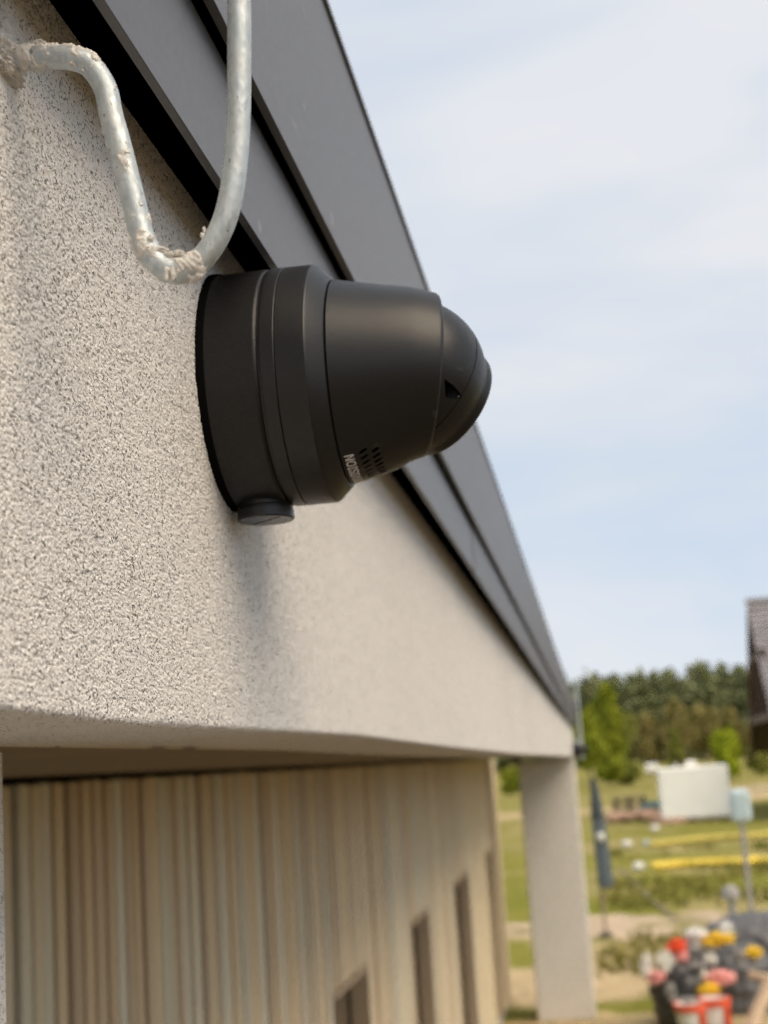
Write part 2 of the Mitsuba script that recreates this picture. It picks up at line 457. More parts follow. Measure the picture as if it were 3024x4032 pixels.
# what stands behind the beam's skin, the wall before the porch, the far end of the beam
put('beam_core', cat(bx((-0.30, 0.30, ZB + 0.02), (-0.006, YE - 0.003, ZT - 0.012)), bx((-0.30, 0.30, ZT - 0.011), (-0.0015, YE - 0.003, ZT - 0.001))), 'm_plaster_far', False, HOUSE)
put('end_wall', bx((-0.30, YE, ZB - 0.045), (-0.0005, YE + 0.02, ZT)), 'm_plaster_far', False, HOUSE)
put('corner_wall', cat(bx((-0.90, -1.5, 0.0), (-0.135, 0.742, ZB - 0.004)), bx((-0.40, -1.5, ZB - 0.003), (0.0, 0.3845, ZT))), 'm_plaster_far', False, HOUSE)
put('corner_bead', cat(*[bx((-0.1295, a, ZB - 0.0015), (-0.1255, b, ZB + 0.003), 0.0008) for a, b in ((0.3, 0.62), (0.625, 0.66), (0.68, 0.80), (0.81, 0.98), (1.02, 1.06), (1.1, 1.45), (1.6, 3.0))]), 'm_bead', False, HOUSE)
ZS = 2.5245
put('soffit', bx((-0.862, 0.30, ZS), (-0.1265, YE - 0.004, ZS + 0.02)), 'm_soffit', False, HOUSE)
put('trim_wire', tube([(-0.0015, y, ZT + 0.001) for y in np.linspace(0.3, YE, 60)], 0.0009, 8), 'm_bead', 30, HOUSE)

# column at the far end of the porch
put('column', bx((-0.555, 14.35, 0.0), (-0.002, 14.80, 2.47), 0.012), 'm_plaster_far', False, HOUSE)

# slat wall: backing, slats, openings
XS = -0.87
SLAT = put('slat_wall', cat(bx((-5.8, 0.76, 0.10), (XS - 0.30, 15.55, 2.55)), bx((XS - 0.2995, 0.76, 1.662), (XS - 0.024, 15.55, 2.5155))), 'm_black', False, HOUSE)
WIN = [(5.55, 6.36), (7.93, 8.72), (10.35, 11.50), (13.45, 14.20)]
y = 0.77
ends = [0.76] + [w for ab in WIN for w in ab] + [15.55]
low_back = []
for a, b in zip(ends[0::2], ends[1::2]):
    low_back.append(bx((XS - 0.2995, a, 0.10), (XS - 0.024, b, 1.6615)))
scene[SLAT] = ply(cat(bx((-5.8, 0.76, 0.10), (XS - 0.30, 15.55, 2.55)), bx((XS - 0.2995, 0.76, 1.662), (XS - 0.024, 15.55, 2.5155)), *low_back), 'm_black', False)
slat_rng = np.random.default_rng(21)
prev = 0
while y < 15.5:
    w = slat_rng.uniform(0.038, 0.052)
    gap = slat_rng.choice([0.012, 0.017, 0.022, 0.027])
    zl = 0.10
    for a, b in WIN:
        if y + w > a and y < b:
            zl = 1.665
    prev = int(slat_rng.choice([k for k in range(len(WOODS)) if k != prev]))
    dx = slat_rng.uniform(-0.006, 0.004)
    put('slat', bx((XS - 0.0235, y, zl), (XS + dx, y + w, 2.5125 + slat_rng.uniform(-0.002, 0.002)), 0.004), WOODS[prev], False, SLAT)
    y += w + gap
for a, b in WIN:
    wk = numbered(HOUSE + '__window')
    scene[wk] = ply(cat(bx((XS - 0.295, a + 0.004, 0.3), (XS - 0.235, a + 0.07, 1.655)), bx((XS - 0.295, b - 0.07, 0.3), (XS - 0.235, b - 0.004, 1.655)), bx((XS - 0.294, a + 0.0705, 1.59), (XS - 0.236, b - 0.0705, 1.656))), 'm_frame', False)
    put('pane', bx((XS - 0.275, a + 0.0705, 0.3), (XS - 0.265, b - 0.0705, 1.589)), 'm_pane', False, wk)
    put('jamb', cat(bx((XS - 0.075, b - 0.022, 0.102), (XS + 0.006, b - 0.0015, 1.6605)), bx((XS - 0.225, b - 0.016, 0.102), (XS - 0.095, b - 0.0015, 1.6605))), 'm_jamb', False, wk)
    put('lintel', bx((XS - 0.225, a + 0.003, 1.640), (XS + 0.006, b - 0.023, 1.6603)), 'm_jamb', False, wk)

# eaves: cavity, lower fascia panels, upper edge panels, roof
put('membrane', cat(bx((-0.30, -1.5, ZT + 0.004), (-0.045, YE, 3.012)), bx((-0.0449, -1.5, 2.99), (0.024, YE, 3.011))), 'm_black', False, HOUSE)


def fascia(x, z0, z1, ret):
    """plate with a folded lip at the bottom"""
    p = Polygon([(x, z0), (x, z1), (x - 0.0015, z1), (x - 0.0015, z0 + 0.0015), (x - ret, z0 + 0.0015), (x - ret, z0)])
    return p.buffer(0.0009, quad_segs=3).buffer(-0.0004)


cuts = [-1.5, 0.02, 2.09, 4.1, 6.1, 8.1, 10.1, 12.1, YE]
for i, (a, b) in enumerate(zip(cuts[:-1], cuts[1:])):
    o = [0, 0, -0.0025, -0.001, -0.003, -0.0015, -0.002, 0][i]
    k = put('fascia_panel', extrude_y(fascia(0.030 + (0.0012 if i == 2 else 0), 2.7775 + o, 2.8460, 0.0034), a + 0.0007, b - 0.0007), 'm_powder', 30, HOUSE)
for a, b in zip([-1.5, 3.2, 7.2, 11.2], [3.2, 7.2, 11.2, YE]):
    put('edge_panel', extrude_y(fascia(0.040, 2.8466, 3.0260, 0.004), a + 0.0007, b - 0.0007), 'm_powder', 30, HOUSE)
put('end_cap', bx((-0.02, YE + 0.001, 2.78), (0.0425, YE + 0.004, 3.026)), 'm_powder', False, HOUSE)
put('roof', bx((-7.0, -1.5, 3.0270), (0.0430, YE + 0.01, 3.0310)), 'm_powder', False, HOUSE)
put('back_wall', bx((-7.0, -1.5, 0.0), (-5.9, 15.6, 3.012)), 'm_plaster_far', False, HOUSE)


# ------------------------------------------------------------------ galvanised rod in front
Y0 = 0.435
RP = [(-0.012, 2.7492), (0.0026, 2.7487), (0.0119, 2.7478), (0.0204, 2.7466), (0.0263, 2.7449), (0.0308, 2.7419), (0.0339, 2.7374), (0.0361, 2.7324), (0.0374, 2.7249),
      (0.0397, 2.7146), (0.0425, 2.7010), (0.0452, 2.6877), (0.0471, 2.6784), (0.0492, 2.6730), (0.0528, 2.6681), (0.0570, 2.6650), (0.0614, 2.6649), (0.0665, 2.6678),
      (0.0711, 2.6730), (0.0745, 2.6790), (0.0770, 2.6857), (0.0793, 2.6964), (0.0807, 2.7060), (0.0819, 2.7190), (0.0827, 2.7321), (0.0839, 2.7588), (0.0850, 2.85), (0.0850, 3.05)]
RP = [(x, Y0, z) for x, z in RP]
path, u = smooth_path(RP, 420)
ROD = thing('lightning_rod', 'galvanised steel rod bent into a U, spattered with dry plaster, coming out of the wall', 'metal rod')
RR = 0.00405
put('rod', tube(path, RR, 48, disp=lambda v: 0.00004 * (meshkit.noise(v * 260, 4) - 0.5) + 0.00005 * (meshkit.noise(v * 900, 6) - 0.5)), 'm_galv', True, ROD)


S = lambda x, z: u[np.argmin((path[:, 0] - x) ** 2 + (path[:, 2] - z) ** 2)]
uu = np.linspace(0, S(0.0690, 2.6700), 1500)
pp = np.stack([np.interp(uu, u, path[:, k]) for k in range(3)], 1)
knots = [(0, .16), (S(.0119, 2.7478), .12), (S(.0263, 2.7449), .02), (S(.0339, 2.7374), -.10), (S(.0374, 2.7249), -.17), (S(.0410, 2.708), -.13), (S(.0452, 2.6877), -.10), (S(.0492, 2.6730), -.07),
         (S(.0528, 2.6681), -.09), (S(.0570, 2.6650), -.07), (S(.0614, 2.6649), .02), (S(.0655, 2.6672), .05), (S(.0672, 2.6684), -.1), (S(.069, 2.670), -.6)]
kb = np.interp(uu, [k[0] for k in knots], [k[1] for k in knots])[:, None] - 0.06 * np.clip(uu / 0.03, 0, 1)[:, None]


def crust_height(v):
    a = meshkit.fbm(v * np.array([230, 230, 130]) + 3, 4, 3)
    near = np.clip((Y0 - v[..., 1]) / RR, -1, 1)
    arm = np.clip((0.03 - v[..., 0]) / 0.008, 0, 1)
    top = np.clip((v[..., 2] - 2.7475) / RR, -1, 1)
    m_ = a + kb - 0.5 + 0.07 * near * (1 - 0.5 * arm) + arm * (0.07 * top - 0.02)
    rough = meshkit.noise(v * 1000 + 5, 7)
    return np.clip(m_ * 0.008, -0.0006, 0.0005) + np.where(m_ > 0.01, 0.0007 * (rough - 0.3), 0)


put('plaster_crust', tube(pp, RR, 72, disp=crust_height), 'm_mortar', True, ROD)
for c, r, s in [((0.0530, Y0 - 0.0015, 2.6722), (0.0030, 0.002, 0.0013), 1), ((0.0560, Y0 - 0.001, 2.6705), (0.0032, 0.002, 0.0014), 2), ((0.0592, Y0 - 0.001, 2.6706), (0.0028, 0.002, 0.0012), 3),
                ((0.0512, Y0 - 0.0036, 2.6715), (0.0014, 0.0012, 0.0022), 4), ((0.0508, Y0 - 0.0030, 2.6762), (0.0013, 0.0013, 0.0013), 5), ((0.0682, Y0 - 0.0020, 2.6755), (0.0008, 0.0008, 0.0012), 6),
                ((0.0688, Y0 - 0.0018, 2.6775), (0.0006, 0.0006, 0.0012), 7), ((0.0560, Y0 - 0.0040, 2.6632), (0.0008, 0.0007, 0.0026), 8), ((0.0582, Y0 - 0.0040, 2.6633), (0.0009, 0.0007, 0.0024), 9),
                ((0.0663, Y0 - 0.0014, 2.6625), (0.0013, 0.001, 0.0012), 10), ((0.0125, Y0 - 0.001, 2.7523), (0.0030, 0.002, 0.0012), 11), ((0.0145, Y0 - 0.001, 2.7520), (0.0013, 0.0014, 0.0010), 12),
                ((0.0392, Y0 + 0.000, 2.7300), (0.0010, 0.001, 0.0014), 13), ((0.0408, Y0 + 0.000, 2.7225), (0.0008, 0.001, 0.0012), 14)]:
    put('plaster_lump', blob(c, r, s, 0.4, 1.6, 3, 0.25), 'm_mortar', 60, ROD)
put('plaster_collar', blob((-0.0015, Y0 + 0.001, 2.7485), (0.0075, 0.014, 0.0072), 31, 0.35, 1.8, 5, 0.16), 'm_mortar', 60, ROD)
put('plaster_collar', blob((-0.001, Y0 - 0.002, 2.7578), (0.0038, 0.010, 0.0085), 33, 0.4, 1.8, 5, 0.2), 'm_mortar', 60, ROD)

# second, straight rod at the far corner of the house
FR = thing('lightning_rod', 'pale straight rod standing at the far corner of the eaves', 'metal rod')
put('rod', tube([(0.075, 14.75, z) for z in np.linspace(2.46, 3.25, 12)], 0.016, 16), 'm_galv', 30, FR)
put('clamp', bx((-0.0005, 14.72, 2.60), (0.085, 14.78, 2.64), 0.004), 'm_galv', False, FR)


# ------------------------------------------------------------------ the turret camera
def turret(pos, label, group, detail=True):
    C = thing('security_camera', label, 'security camera', group)
    at = lambda m: move(m, pos)
    if detail:
        put('gasket', at(lathe([(-0.0035, 0), (-0.0035, 0.0650), (0.0018, 0.0650), (0.0018, 0)], 128)), 'm_gasket', 30, C)
    n = 160 if detail else 40
    boxp = [(0.0, 0.0), (0.0, 0.0638), (0.003, 0.0642), (0.0270, 0.0644), (0.0283, 0.0641), (0.0290, 0.0634), (0.0290, 0.0)]
    put('mounting_box', at(lathe(boxp, n)), 'm_cam_box', 35, C)
    # base ring, seam, collar with chamfer
    put('base_ring', at(lathe([(0.0289, 0), (0.0289, 0.0622), (0.0306, 0.0622), (0.0308, 0.0641), (0.0313, 0.0645), (0.0378, 0.0645), (0.0382, 0.0642), (0.0382, 0)], n)), 'm_cam', 35, C)
    put('collar', at(lathe([(0.0384, 0), (0.0384, 0.0640), (0.0388, 0.0645), (0.0535, 0.0643), (0.0547, 0.0637), (0.0620, 0.0566), (0.0624, 0.0556), (0.0624, 0)], n)), 'm_cam', 25, C)
    # housing: tapering drum with a rounded lip, open bowl for the eyeball
    arc = [(0.1082 + 0.0030 * math.sin(a), 0.0412 + 0.0032 * math.cos(a)) for a in np.linspace(0.15, 1.5, 8)]
    prof = [(0.0626, 0.0), (0.0626, 0.0548), (0.0634, 0.0553), (0.075, 0.0528), (0.088, 0.0498), (0.098, 0.0473), (0.104, 0.0457)] + arc + [(0.1112, 0.0396), (0.1085, 0.0392), (0.1085, 0.0)]
    body = lathe(prof, n)
    if detail:
        mm = m3.Manifold(m3.Mesh(vert_properties=np.array(body.vertices, np.float32), tri_verts=np.array(body.faces, np.uint32)))
        cuts_ = []
        for row, (L0, ph0, cnt) in enumerate([(0.0760, 57.8, 7), (0.0822, 59.4, 7)]):
            for k in range(cnt):
                ph = math.radians(ph0 + k * 5.1)
                s = trimesh.creation.capsule(height=0.0030, radius=0.00110, count=[12, 12])
                s.apply_translation([0, 0, -0.0015])
                s.apply_transform(trimesh.transformations.rotation_matrix(math.pi / 2, [0, 1, 0]))
                s.apply_transform(trimesh.transformations.scale_matrix(4.5, direction=[0, 1, 0]))     # deep in y
                s.apply_transform(trimesh.transformations.rotation_matrix(math.radians(-30), [0, 1, 0]))
                s.apply_translation([L0, -0.0505, 0])
                s.apply_transform(trimesh.transformations.rotation_matrix(ph, [1, 0, 0]))
                cuts_.append(m3.Manifold(m3.Mesh(vert_properties=np.array(s.vertices, np.float32), tri_verts=np.array(s.faces, np.uint32))))
        for c_ in cuts_:
            mm = mm - c_
        me = mm.to_mesh()
        body = trimesh.Trimesh(me.vert_properties[:, :3], me.tri_verts, process=False)
    vv = body.vertices.copy()          # the opening is turned with the eyeball, away from straight ahead
    Bc = np.array([0.0988, -0.0015, -0.0005])
    Rt = align(np.array([1.0, 0.254, -0.118]))[:3, :3]
    tt_ = np.clip((vv[:, 0] - 0.086) / 0.024, 0, 1)[:, None]
    body.vertices = vv * (1 - tt_) + ((vv - Bc) @ Rt.T + Bc + np.array([0, 0, 0.0010])) * tt_
    put('housing', at(body), 'm_cam', 25, C)
    # eyeball, tilted down and outwards along the wall
    B = np.array([0.0988, -0.0015, -0.0005])
    nrm = np.array([0.60, 0.68, -0.42])
    Rm = align(nrm)
    r = 0.0412
    a1, a2 = math.radians(76.0), math.radians(51.5)      # seam of the front hood, its crest
    back = [(r * math.cos(a), r * math.sin(a)) for a in np.linspace(math.pi, a1 + 0.012, 60)]
    seam = [(r * math.cos(a1 + 0.008), r * math.sin(a1) - 0.0006), (r * math.cos(a1 - 0.008), r * math.sin(a1) - 0.0006)]
    hood = [(r * math.cos(a), r * math.sin(a)) for a in np.linspace(a1 - 0.012, a2 + 0.03, 10)]
    rim = [(0.0258, 0.0324), (0.0266, 0.0323), (0.0286, 0.0323), (0.0302, 0.0319), (0.0313, 0.0311), (0.0318, 0.0301), (0.0319, 0.0294), (0.0307, 0.0288), (0.0307, 0.0)]
    eye = lathe(back + seam + hood + rim, 128 if detail else 32)
    eye.apply_transform(Rm)
    eye.apply_translation(B)
    if detail:
        mm = m3.Manifold(m3.Mesh(vert_properties=np.array(eye.vertices, np.float32), tri_verts=np.array(eye.faces, np.uint32)))
        # wedge-shaped adjustment slot in the near flank
        xz = [(0.1201, -0.0130), (0.1193, -0.0213), (0.1229, -0.0221), (0.1271, -0.0209), (0.1272, -0.0192), (0.1241, -0.0157)]
        hole = m3.Manifold.hull_points(np.array([(a_, y_, b_) for a_, b_ in xz for y_ in (-0.052, -0.018)]))
        me = (mm - hole).to_mesh()
        eye = trimesh.Trimesh(me.vert_properties[:, :3], me.tri_verts, process=False)
    E = put('eyeball', at(eye), 'm_cam', 30, C)
    lens = lathe([(0.0308, 0), (0.0308, 0.0284), (0.0312, 0.0286), (0.0317, 0.0180), (0.0320, 0)], 64)
    lens.apply_transform(Rm)
    lens.apply_translation(B)
    put('lens_window', at(lens), 'm_lens', 30, E)
    if not detail:
        return C
    sc = trimesh.creation.icosphere(subdivisions=2, radius=0.0011)
    sc.apply_translation([0.1257, -0.0206, -0.0194])
    put('screw', at(sc), 'm_screw', True, E)
    # shallow cover shell whose rim shows as a curved seam beside the lip
    sh = lathe([(r2 * math.cos(a), r2 * math.sin(a)) for r2, aa in ((r + 0.00045, np.linspace(0.0, 1.039, 30)), (r - 0.0006, np.linspace(1.039, 0.0, 8))) for a in aa], 72)
    sh.apply_transform(align(np.array([-0.385, -0.91, 0.157])))
    sh.apply_translation(B)
    put('cover', at(sh), 'm_cam', 30, E)
    # cable plug under the mounting box, with a screwdriver slot
    pl = lathe([(0, 0), (0, 0.0150), (0.0025, 0.0152), (0.0030, 0.0139), (0.0036, 0.0139), (0.0042, 0.0152), (0.0090, 0.0154), (0.0098, 0.0148), (0.0098, 0.0)], 72)
    slot = trimesh.creation.box(extents=[0.004, 0.0016, 0.026])
    slot.apply_transform(trimesh.transformations.rotation_matrix(math.radians(42), [1, 0, 0]))
    slot.apply_translation([0.0098, 0, 0])
    tm = lambda g: m3.Manifold(m3.Mesh(vert_properties=np.array(g.vertices, np.float32), tri_verts=np.array(g.faces, np.uint32)))
    me = (tm(pl) - tm(slot)).to_mesh()
    pl = trimesh.Trimesh(me.vert_properties[:, :3], me.tri_verts, process=False)
    pl.apply_transform(align([0.0, 0.0, -1.0]))
    pl.apply_translation([0.0160, 0, -0.0622])
    put('cable_plug', at(pl), 'm_plug', 30, C)
    # maker's lettering wrapped round the housing, reading upwards
    tx = meshkit.text_mesh('HIKVISION', 0.0048, 0.0004, bold=True)
    tx = tx.subdivide_to_size(0.0016)
    v = tx.vertices.copy()
    w = v[:, 0].max()
    rc = 0.0533
    ph = np.radians(58.6) + (w - v[:, 0]) * 1.0 / rc
    L = 0.0675 - (v[:, 1] - 0.0024)
    rad = np.interp(L, [0.0634, 0.075], [0.0553, 0.0535]) + 0.00003 + v[:, 2] * 0.25
    tx.vertices = np.stack([L, -rad * np.cos(ph), -rad * np.sin(ph)], 1)
    put('lettering', at(tx), 'm_print', False, C)
    tag(C + '__lettering', 'pale printed letters running round the housing')
    return C


turret((0.002, 0.7363, 2.7059), 'black dome security camera fixed to the plaster wall in the foreground', None, True)
turret((0.0, 13.6, 2.545), 'tiny dark security camera at the far end of the plaster beam', None, False)


# ------------------------------------------------------------------ things in the garden
# black rubbish bags, buckets and litter, 13 to 20 m away
def px_ray(x, y):
    right = np.cross(FWD, UP)
    d = FWD + right * (x - 1512) / 5600 - UP * (y - 2016) / 5600
    return d


def ground(x, y, z=0.0):
    d = px_ray(x, y)
    return CAM + d * ((z - CZ) / d[2])


def at_y(x, y, Y):
    d = px_ray(x, y)
    return CAM + d * (Y / d[1])


def crumple(c, rad, seed):
    """a crushed wrapper or bag: a lobed, creased skin with flaps"""
    r_ = np.random.default_rng(seed)
    m = trimesh.creation.icosphere(subdivisions=4)
    v = m.vertices.copy()
    d = 1.25 * (meshkit.fbm(v * 1.5 + seed * 5.7, 2, seed) - 0.5) + 0.55 * (1 - np.abs(meshkit.noise(v * 2.6 + seed * 2.1, seed + 3) - 0.5) * 4) * 0.5
    d += 0.22 * (np.abs(meshkit.noise(v * 7 + seed, seed + 8) - 0.5) * 4 - 1)
    v = v * np.clip(1 + d, 0.25, 2.0)[:, None]
    v = v @ trimesh.transformations.euler_matrix(*r_.uniform(-0.7, 0.7, 3))[:3, :3].T
    v = v * np.array(rad) * np.array([0.88, 0.8, 0.70])
    return trimesh.Trimesh(v + np.array(c), m.faces, process=False)


def bag(name, px, Y, rad, m, seed, label, c, group=None, amp=0.22, wr=0.10, sub=4):
    p = at_y(px[0], px[1], Y)
    if rad[0] < 0.2:
        k = put(name, crumple(p, rad, seed), m, 40)
    else:
        k = put(name, blob(p, rad, seed, amp, 1.7, sub, wr, flat=max(0.02, min(rad[2] * 1.2, p[2]))), m, 50)
    tag(k, label, c, group)


bag('rubbish_bag', (2690, 3930), 13.95, (0.285, 0.25, 0.45), 'm_blackbag', 2, 'tall full black rubbish bag behind the red rimmed buckets', 'rubbish bag', amp=0.16)
bag('rubbish_bag', (2915, 3900), 14.6, (0.42, 0.36, 0.44), 'm_greytarp', 3, 'wide dark grey rubbish bag behind the wooden planks', 'rubbish bag', amp=0.16)
bag('plastic_sheet', (2975, 3745), 16.2, (0.60, 0.45, 0.42), 'm_greytarp', 6, 'dark grey plastic heap below the mushroom topped post', 'plastic sheet', amp=0.2)
bag('rubbish_bag', (2760, 3775), 15.4, (0.22, 0.3, 0.30), 'm_blackbag', 9, 'small black bag under the yellow wrapper', 'rubbish bag', amp=0.2)
bag('plastic_bag', (2745, 3702), 14.1, (0.115, 0.12, 0.125), 'm_white', 11, 'white plastic bag left of the bright yellow wrapper', 'plastic bag')
bag('wrapper', (2815, 3700), 14.05, (0.16, 0.10, 0.085), 'm_yellow', 12, 'bright yellow wrapper on top of the rubbish heap', 'wrapper')
bag('plastic_bag', (2862, 3655), 14.6, (0.07, 0.07, 0.07), 'm_white', 13, 'small whitish bag at the foot of the mushroom topped post', 'plastic bag')
bag('wrapper', (2965, 3752), 14.1, (0.075, 0.06, 0.07), 'm_yellow', 14, 'round yellow wrapper on the dark grey plastic', 'wrapper')
bag('paper_scrap', (2908, 3762), 14.1, (0.055, 0.05, 0.07), 'm_grey', 15, 'grey scrap just left of the round yellow wrapper', 'scrap')
bag('wrapper', (2665, 3725), 13.85, (0.090, 0.07, 0.080), 'm_red', 16, 'orange red wrapper at the upper left of the heap', 'wrapper')
bag('plastic_bag', (2618, 3790), 13.8, (0.075, 0.07, 0.15), 'm_offwhite', 17, 'pale crumpled bag leaning left of the black bag', 'plastic bag')
bag('plastic_bag', (2543, 3805), 13.8, (0.050, 0.05, 0.14), 'm_white', 18, 'thin white bag at the far left of the heap', 'plastic bag')
bag('wrapper', (2585, 3848), 13.75, (0.085, 0.07, 0.060), 'm_pink', 19, 'salmon pink wrapper low on the left of the heap', 'wrapper')
bag('wrapper', (2685, 3770), 13.8, (0.055, 0.05, 0.06), 'm_pink', 20, 'small pink scrap under the orange red wrapper', 'wrapper')
bag('wrapper', (2835, 3850), 13.7, (0.125, 0.09, 0.085), 'm_pink', 21, 'large pink and white wrapper above the red rimmed buckets', 'wrapper')
bag('wrapper', (2795, 3893), 13.6, (0.095, 0.07, 0.060), 'm_yellow', 22, 'yellow wrapper between the pink wrapper and the buckets', 'wrapper')
bag('plastic_bag', (2765, 3845), 13.8, (0.060, 0.06, 0.085), 'm_offwhite', 23, 'off white scrap left of the large pink wrapper', 'plastic bag')
bag('paper_scrap', (2700, 3938), 13.35, (0.12, 0.06, 0.028), 'm_grey', 24, 'grey crumpled sheet just above the left bucket', 'scrap')
bag('wrapper', (2795, 3775), 13.95, (0.06, 0.05, 0.07), 'm_offwhite', 25, 'whitish tube end under the yellow wrapper', 'scrap')
bag('plastic_sheet', (2995, 3640), 17.0, (0.30, 0.25, 0.085), 'm_offwhite', 26, 'pale cream plastic sheet at the right edge behind the heap', 'plastic sheet', amp=0.3)


def bucket(px, Y, label):
    B = thing('bucket', label, 'bucket', None)
    p = at_y(px[0], px[1], Y)
    h = 0.27
    z1 = p[2]
    prof = [(0.0, 0.0), (0.0, 0.105), (h, 0.130), (h, 0.122), (0.012, 0.098), (0.012, 0.0)]
    m = lathe(prof, 40, 'z')
    put('pail', move(m, (p[0], p[1], z1 - h)), 'm_white', 30, B)
    rim = lathe([(h - 0.055, 0.128), (h - 0.052, 0.139), (h + 0.006, 0.142), (h + 0.006, 0.126), (h - 0.055, 0.126)], 40, 'z')
    put('rim', move(rim, (p[0], p[1], z1 - h)), 'm_red', 30, B)
    tag(B + '__rim', 'orange red rim')
    band = bx((p[0] + 0.07, p[1] - 0.128, z1 - h + 0.01), (p[0] + 0.12, p[1] - 0.05, z1 - 0.056), 0.004)
    put('side_strip', band, 'm_red', False, B)
    put('handle', tube([(p[0] + 0.14 * math.cos(a), p[1] - 0.09 * math.sin(a) - 0.02, z1 - 0.04 - 0.05 * math.sin(a)) for a in np.linspace(0, math.pi, 20)], 0.003, 8), 'm_grey', 30, B)


bag('paper_scrap', (2640, 3905), 13.7, (0.05, 0.05, 0.09), 'm_grey', 41, 'thin grey scrap at the left flank of the black bag', 'scrap')
bag('paper_scrap', (2757, 3805), 13.75, (0.04, 0.04, 0.05), 'm_grey', 42, 'round grey scrap on the shoulder of the black bag', 'scrap')
bag('paper_scrap', (2722, 3808), 13.8, (0.035, 0.04, 0.04), 'm_grey', 43, 'small grey scrap beside the round grey one', 'scrap')
bag('plastic_bag', (2650, 3800), 13.85, (0.05, 0.05, 0.09), 'm_offwhite', 44, 'pale strip of plastic between the crumpled bag and the black bag', 'plastic bag')
bucket((2715, 3952), 13.2, 'white bucket with orange red rim, the left one of two in front of the heap')
bucket((2812, 3930), 13.35, 'white bucket with orange red rim, the right one of two in front of the heap')


def plank(a, b, w, t, label):
    a, b = np.array(a), np.array(b)
    d = b - a
    L = np.linalg.norm(d)
    m = bx((0, -w / 2, -t / 2), (L, w / 2, t / 2), 0.004)
    m.apply_transform(align(d))
    tag(put('plank', move(m, a), 'm_plank', False), label, 'plank')


plank(at_y(2935, 4090, 12.9), at_y(3040, 3850, 13.4), 0.095, 0.075, 'pale wooden plank leaning up at the right edge of the rubbish heap')
plank(at_y(2950, 3838, 13.62), at_y(3075, 3862, 13.5), 0.08, 0.06, 'short wooden plank lying across the top of the leaning plank')

# mushroom topped vent post
p = ground(2893, 3672)
V_ = thing('vent_post', 'grey mushroom topped post standing behind the rubbish heap', 'vent post')
put('stem', tube([p + [0, 0, z] for z in (0, 0.3, 0.50)], 0.055, 20), 'm_grey', 30, V_)
put('cap', move(lathe([(0.44, 0.0), (0.44, 0.10), (0.46, 0.122), (0.54, 0.118), (0.60, 0.085), (0.63, 0.0)], 28, 'z'), p), 'm_grey', 30, V_)

# little pole with a pale blue box
p = ground(2962, 3625)
M = thing('meter_post', 'thin grey post carrying a pale blue box near the right edge', 'post')
put('post', tube([p + [0.0, 0, z] for z in (0, 0.8, 1.6)], 0.036, 16), 'm_grey', 30, M)
put('box', bx(p + [-0.14, -0.10, 1.38], p + [0.15, 0.10, 1.86], 0.06), 'm_paleblue', 30, M)

# folded parasol
p = ground(2387, 3690)
F_ = thing('parasol', 'closed dark blue parasol on a thin pole just right of the beige column', 'parasol')
put('pole', tube([p + [0.0, 0, z] for z in (0, 1.0, 1.9)], 0.020, 12), 'm_pallet', 30, F_)
lz = np.linspace(0, 1, 30)
rr = np.interp(lz, [0, 0.1, 0.5, 0.8, 1.0], [0.085, 0.09, 0.085, 0.062, 0.022])
can = tube([p + [0.055 - 0.055 * t + 0.01, 0, 0.66 + 1.50 * t] for t in lz], rr, 40, disp=lambda v: 0.015 * np.sin(np.arctan2(v[..., 1] - p[1], v[..., 0] - p[0] - 0.035) * 8 + v[..., 2] * 2))
put('canopy', can, 'm_blue', True, F_)
put('top', tube([p + [0.018 - 0.012 * t, -0.012, 1.62 + 0.55 * t] for t in lz], np.interp(lz, [0, 1], [0.088, 0.030]), 24), 'm_darkblue', True, F_)
put('tie_ball', blob(p + [0.045, -0.14, 1.36], (0.060, 0.05, 0.065), 3, 0.1), 'm_offwhite', True, F_)
put('foot', blob(p + [0, 0, 0.02], (0.10, 0.10, 0.05), 8, 0.15), 'm_darkpile', True, F_)

# yellow hoses on the grass
for (a, b, y_, m, lab) in [((2570, 3425), (3120, 3398), 0, 'm_hose', 'bright yellow hose lying across the lawn, the nearer one'), ((2560, 3335), (3120, 3288), 1, 'm_hose_dull', 'dull yellow hose lying across the lawn, the farther one')]:
    A, B_ = ground(*a), ground(*b)
    tt = np.linspace(0, 1, 80)
    pts = A[None] * (1 - tt)[:, None] + B_[None] * tt[:, None]
    pts[:, 1] += 0.55 * (meshkit.fbm(np.stack([tt * 4, tt * 0 + y_ * 9, tt * 0], 1), 3, 2) - 0.5) * 2
    pts[:, 2] = 0.085
    tag(put('hose', tube(pts, 0.085, 12), m, 30), lab, 'hose')
pts = np.array([ground(x, y_) for x, y_ in ((2440, 3425), (2500, 3480), (2560, 3545), (2610, 3585), (2665, 3620))])
pts[:, 2] = 0.03
tag(put('hose', tube(smooth_path(pts, 40)[0], 0.022, 10), 'm_pallet', 30), 'thin brownish grey hose lying diagonally on the lawn behind the heap', 'hose')
for px, r, lab in [((2517, 3432), 0.16, 'white stone at the end of the nearer yellow hose'), ((2470, 3340), 0.17, 'white stone at the end of the farther yellow hose'),
                   ((2580, 3275), 0.17, 'pale stone in front of the brick rubble'), ((2548, 3332), 0.12, 'greenish pale stone just left of the farther yellow hose')]:
    p = ground(*px)
    tag(put('stone', blob(p + [0, 0, r * 0.6], (r * 0.85, r * 0.8, r * 0.62), int(px[0]), 0.2), 'm_offwhite' if r > 0.13 else 'm_paleblue', 30), lab, 'stone')

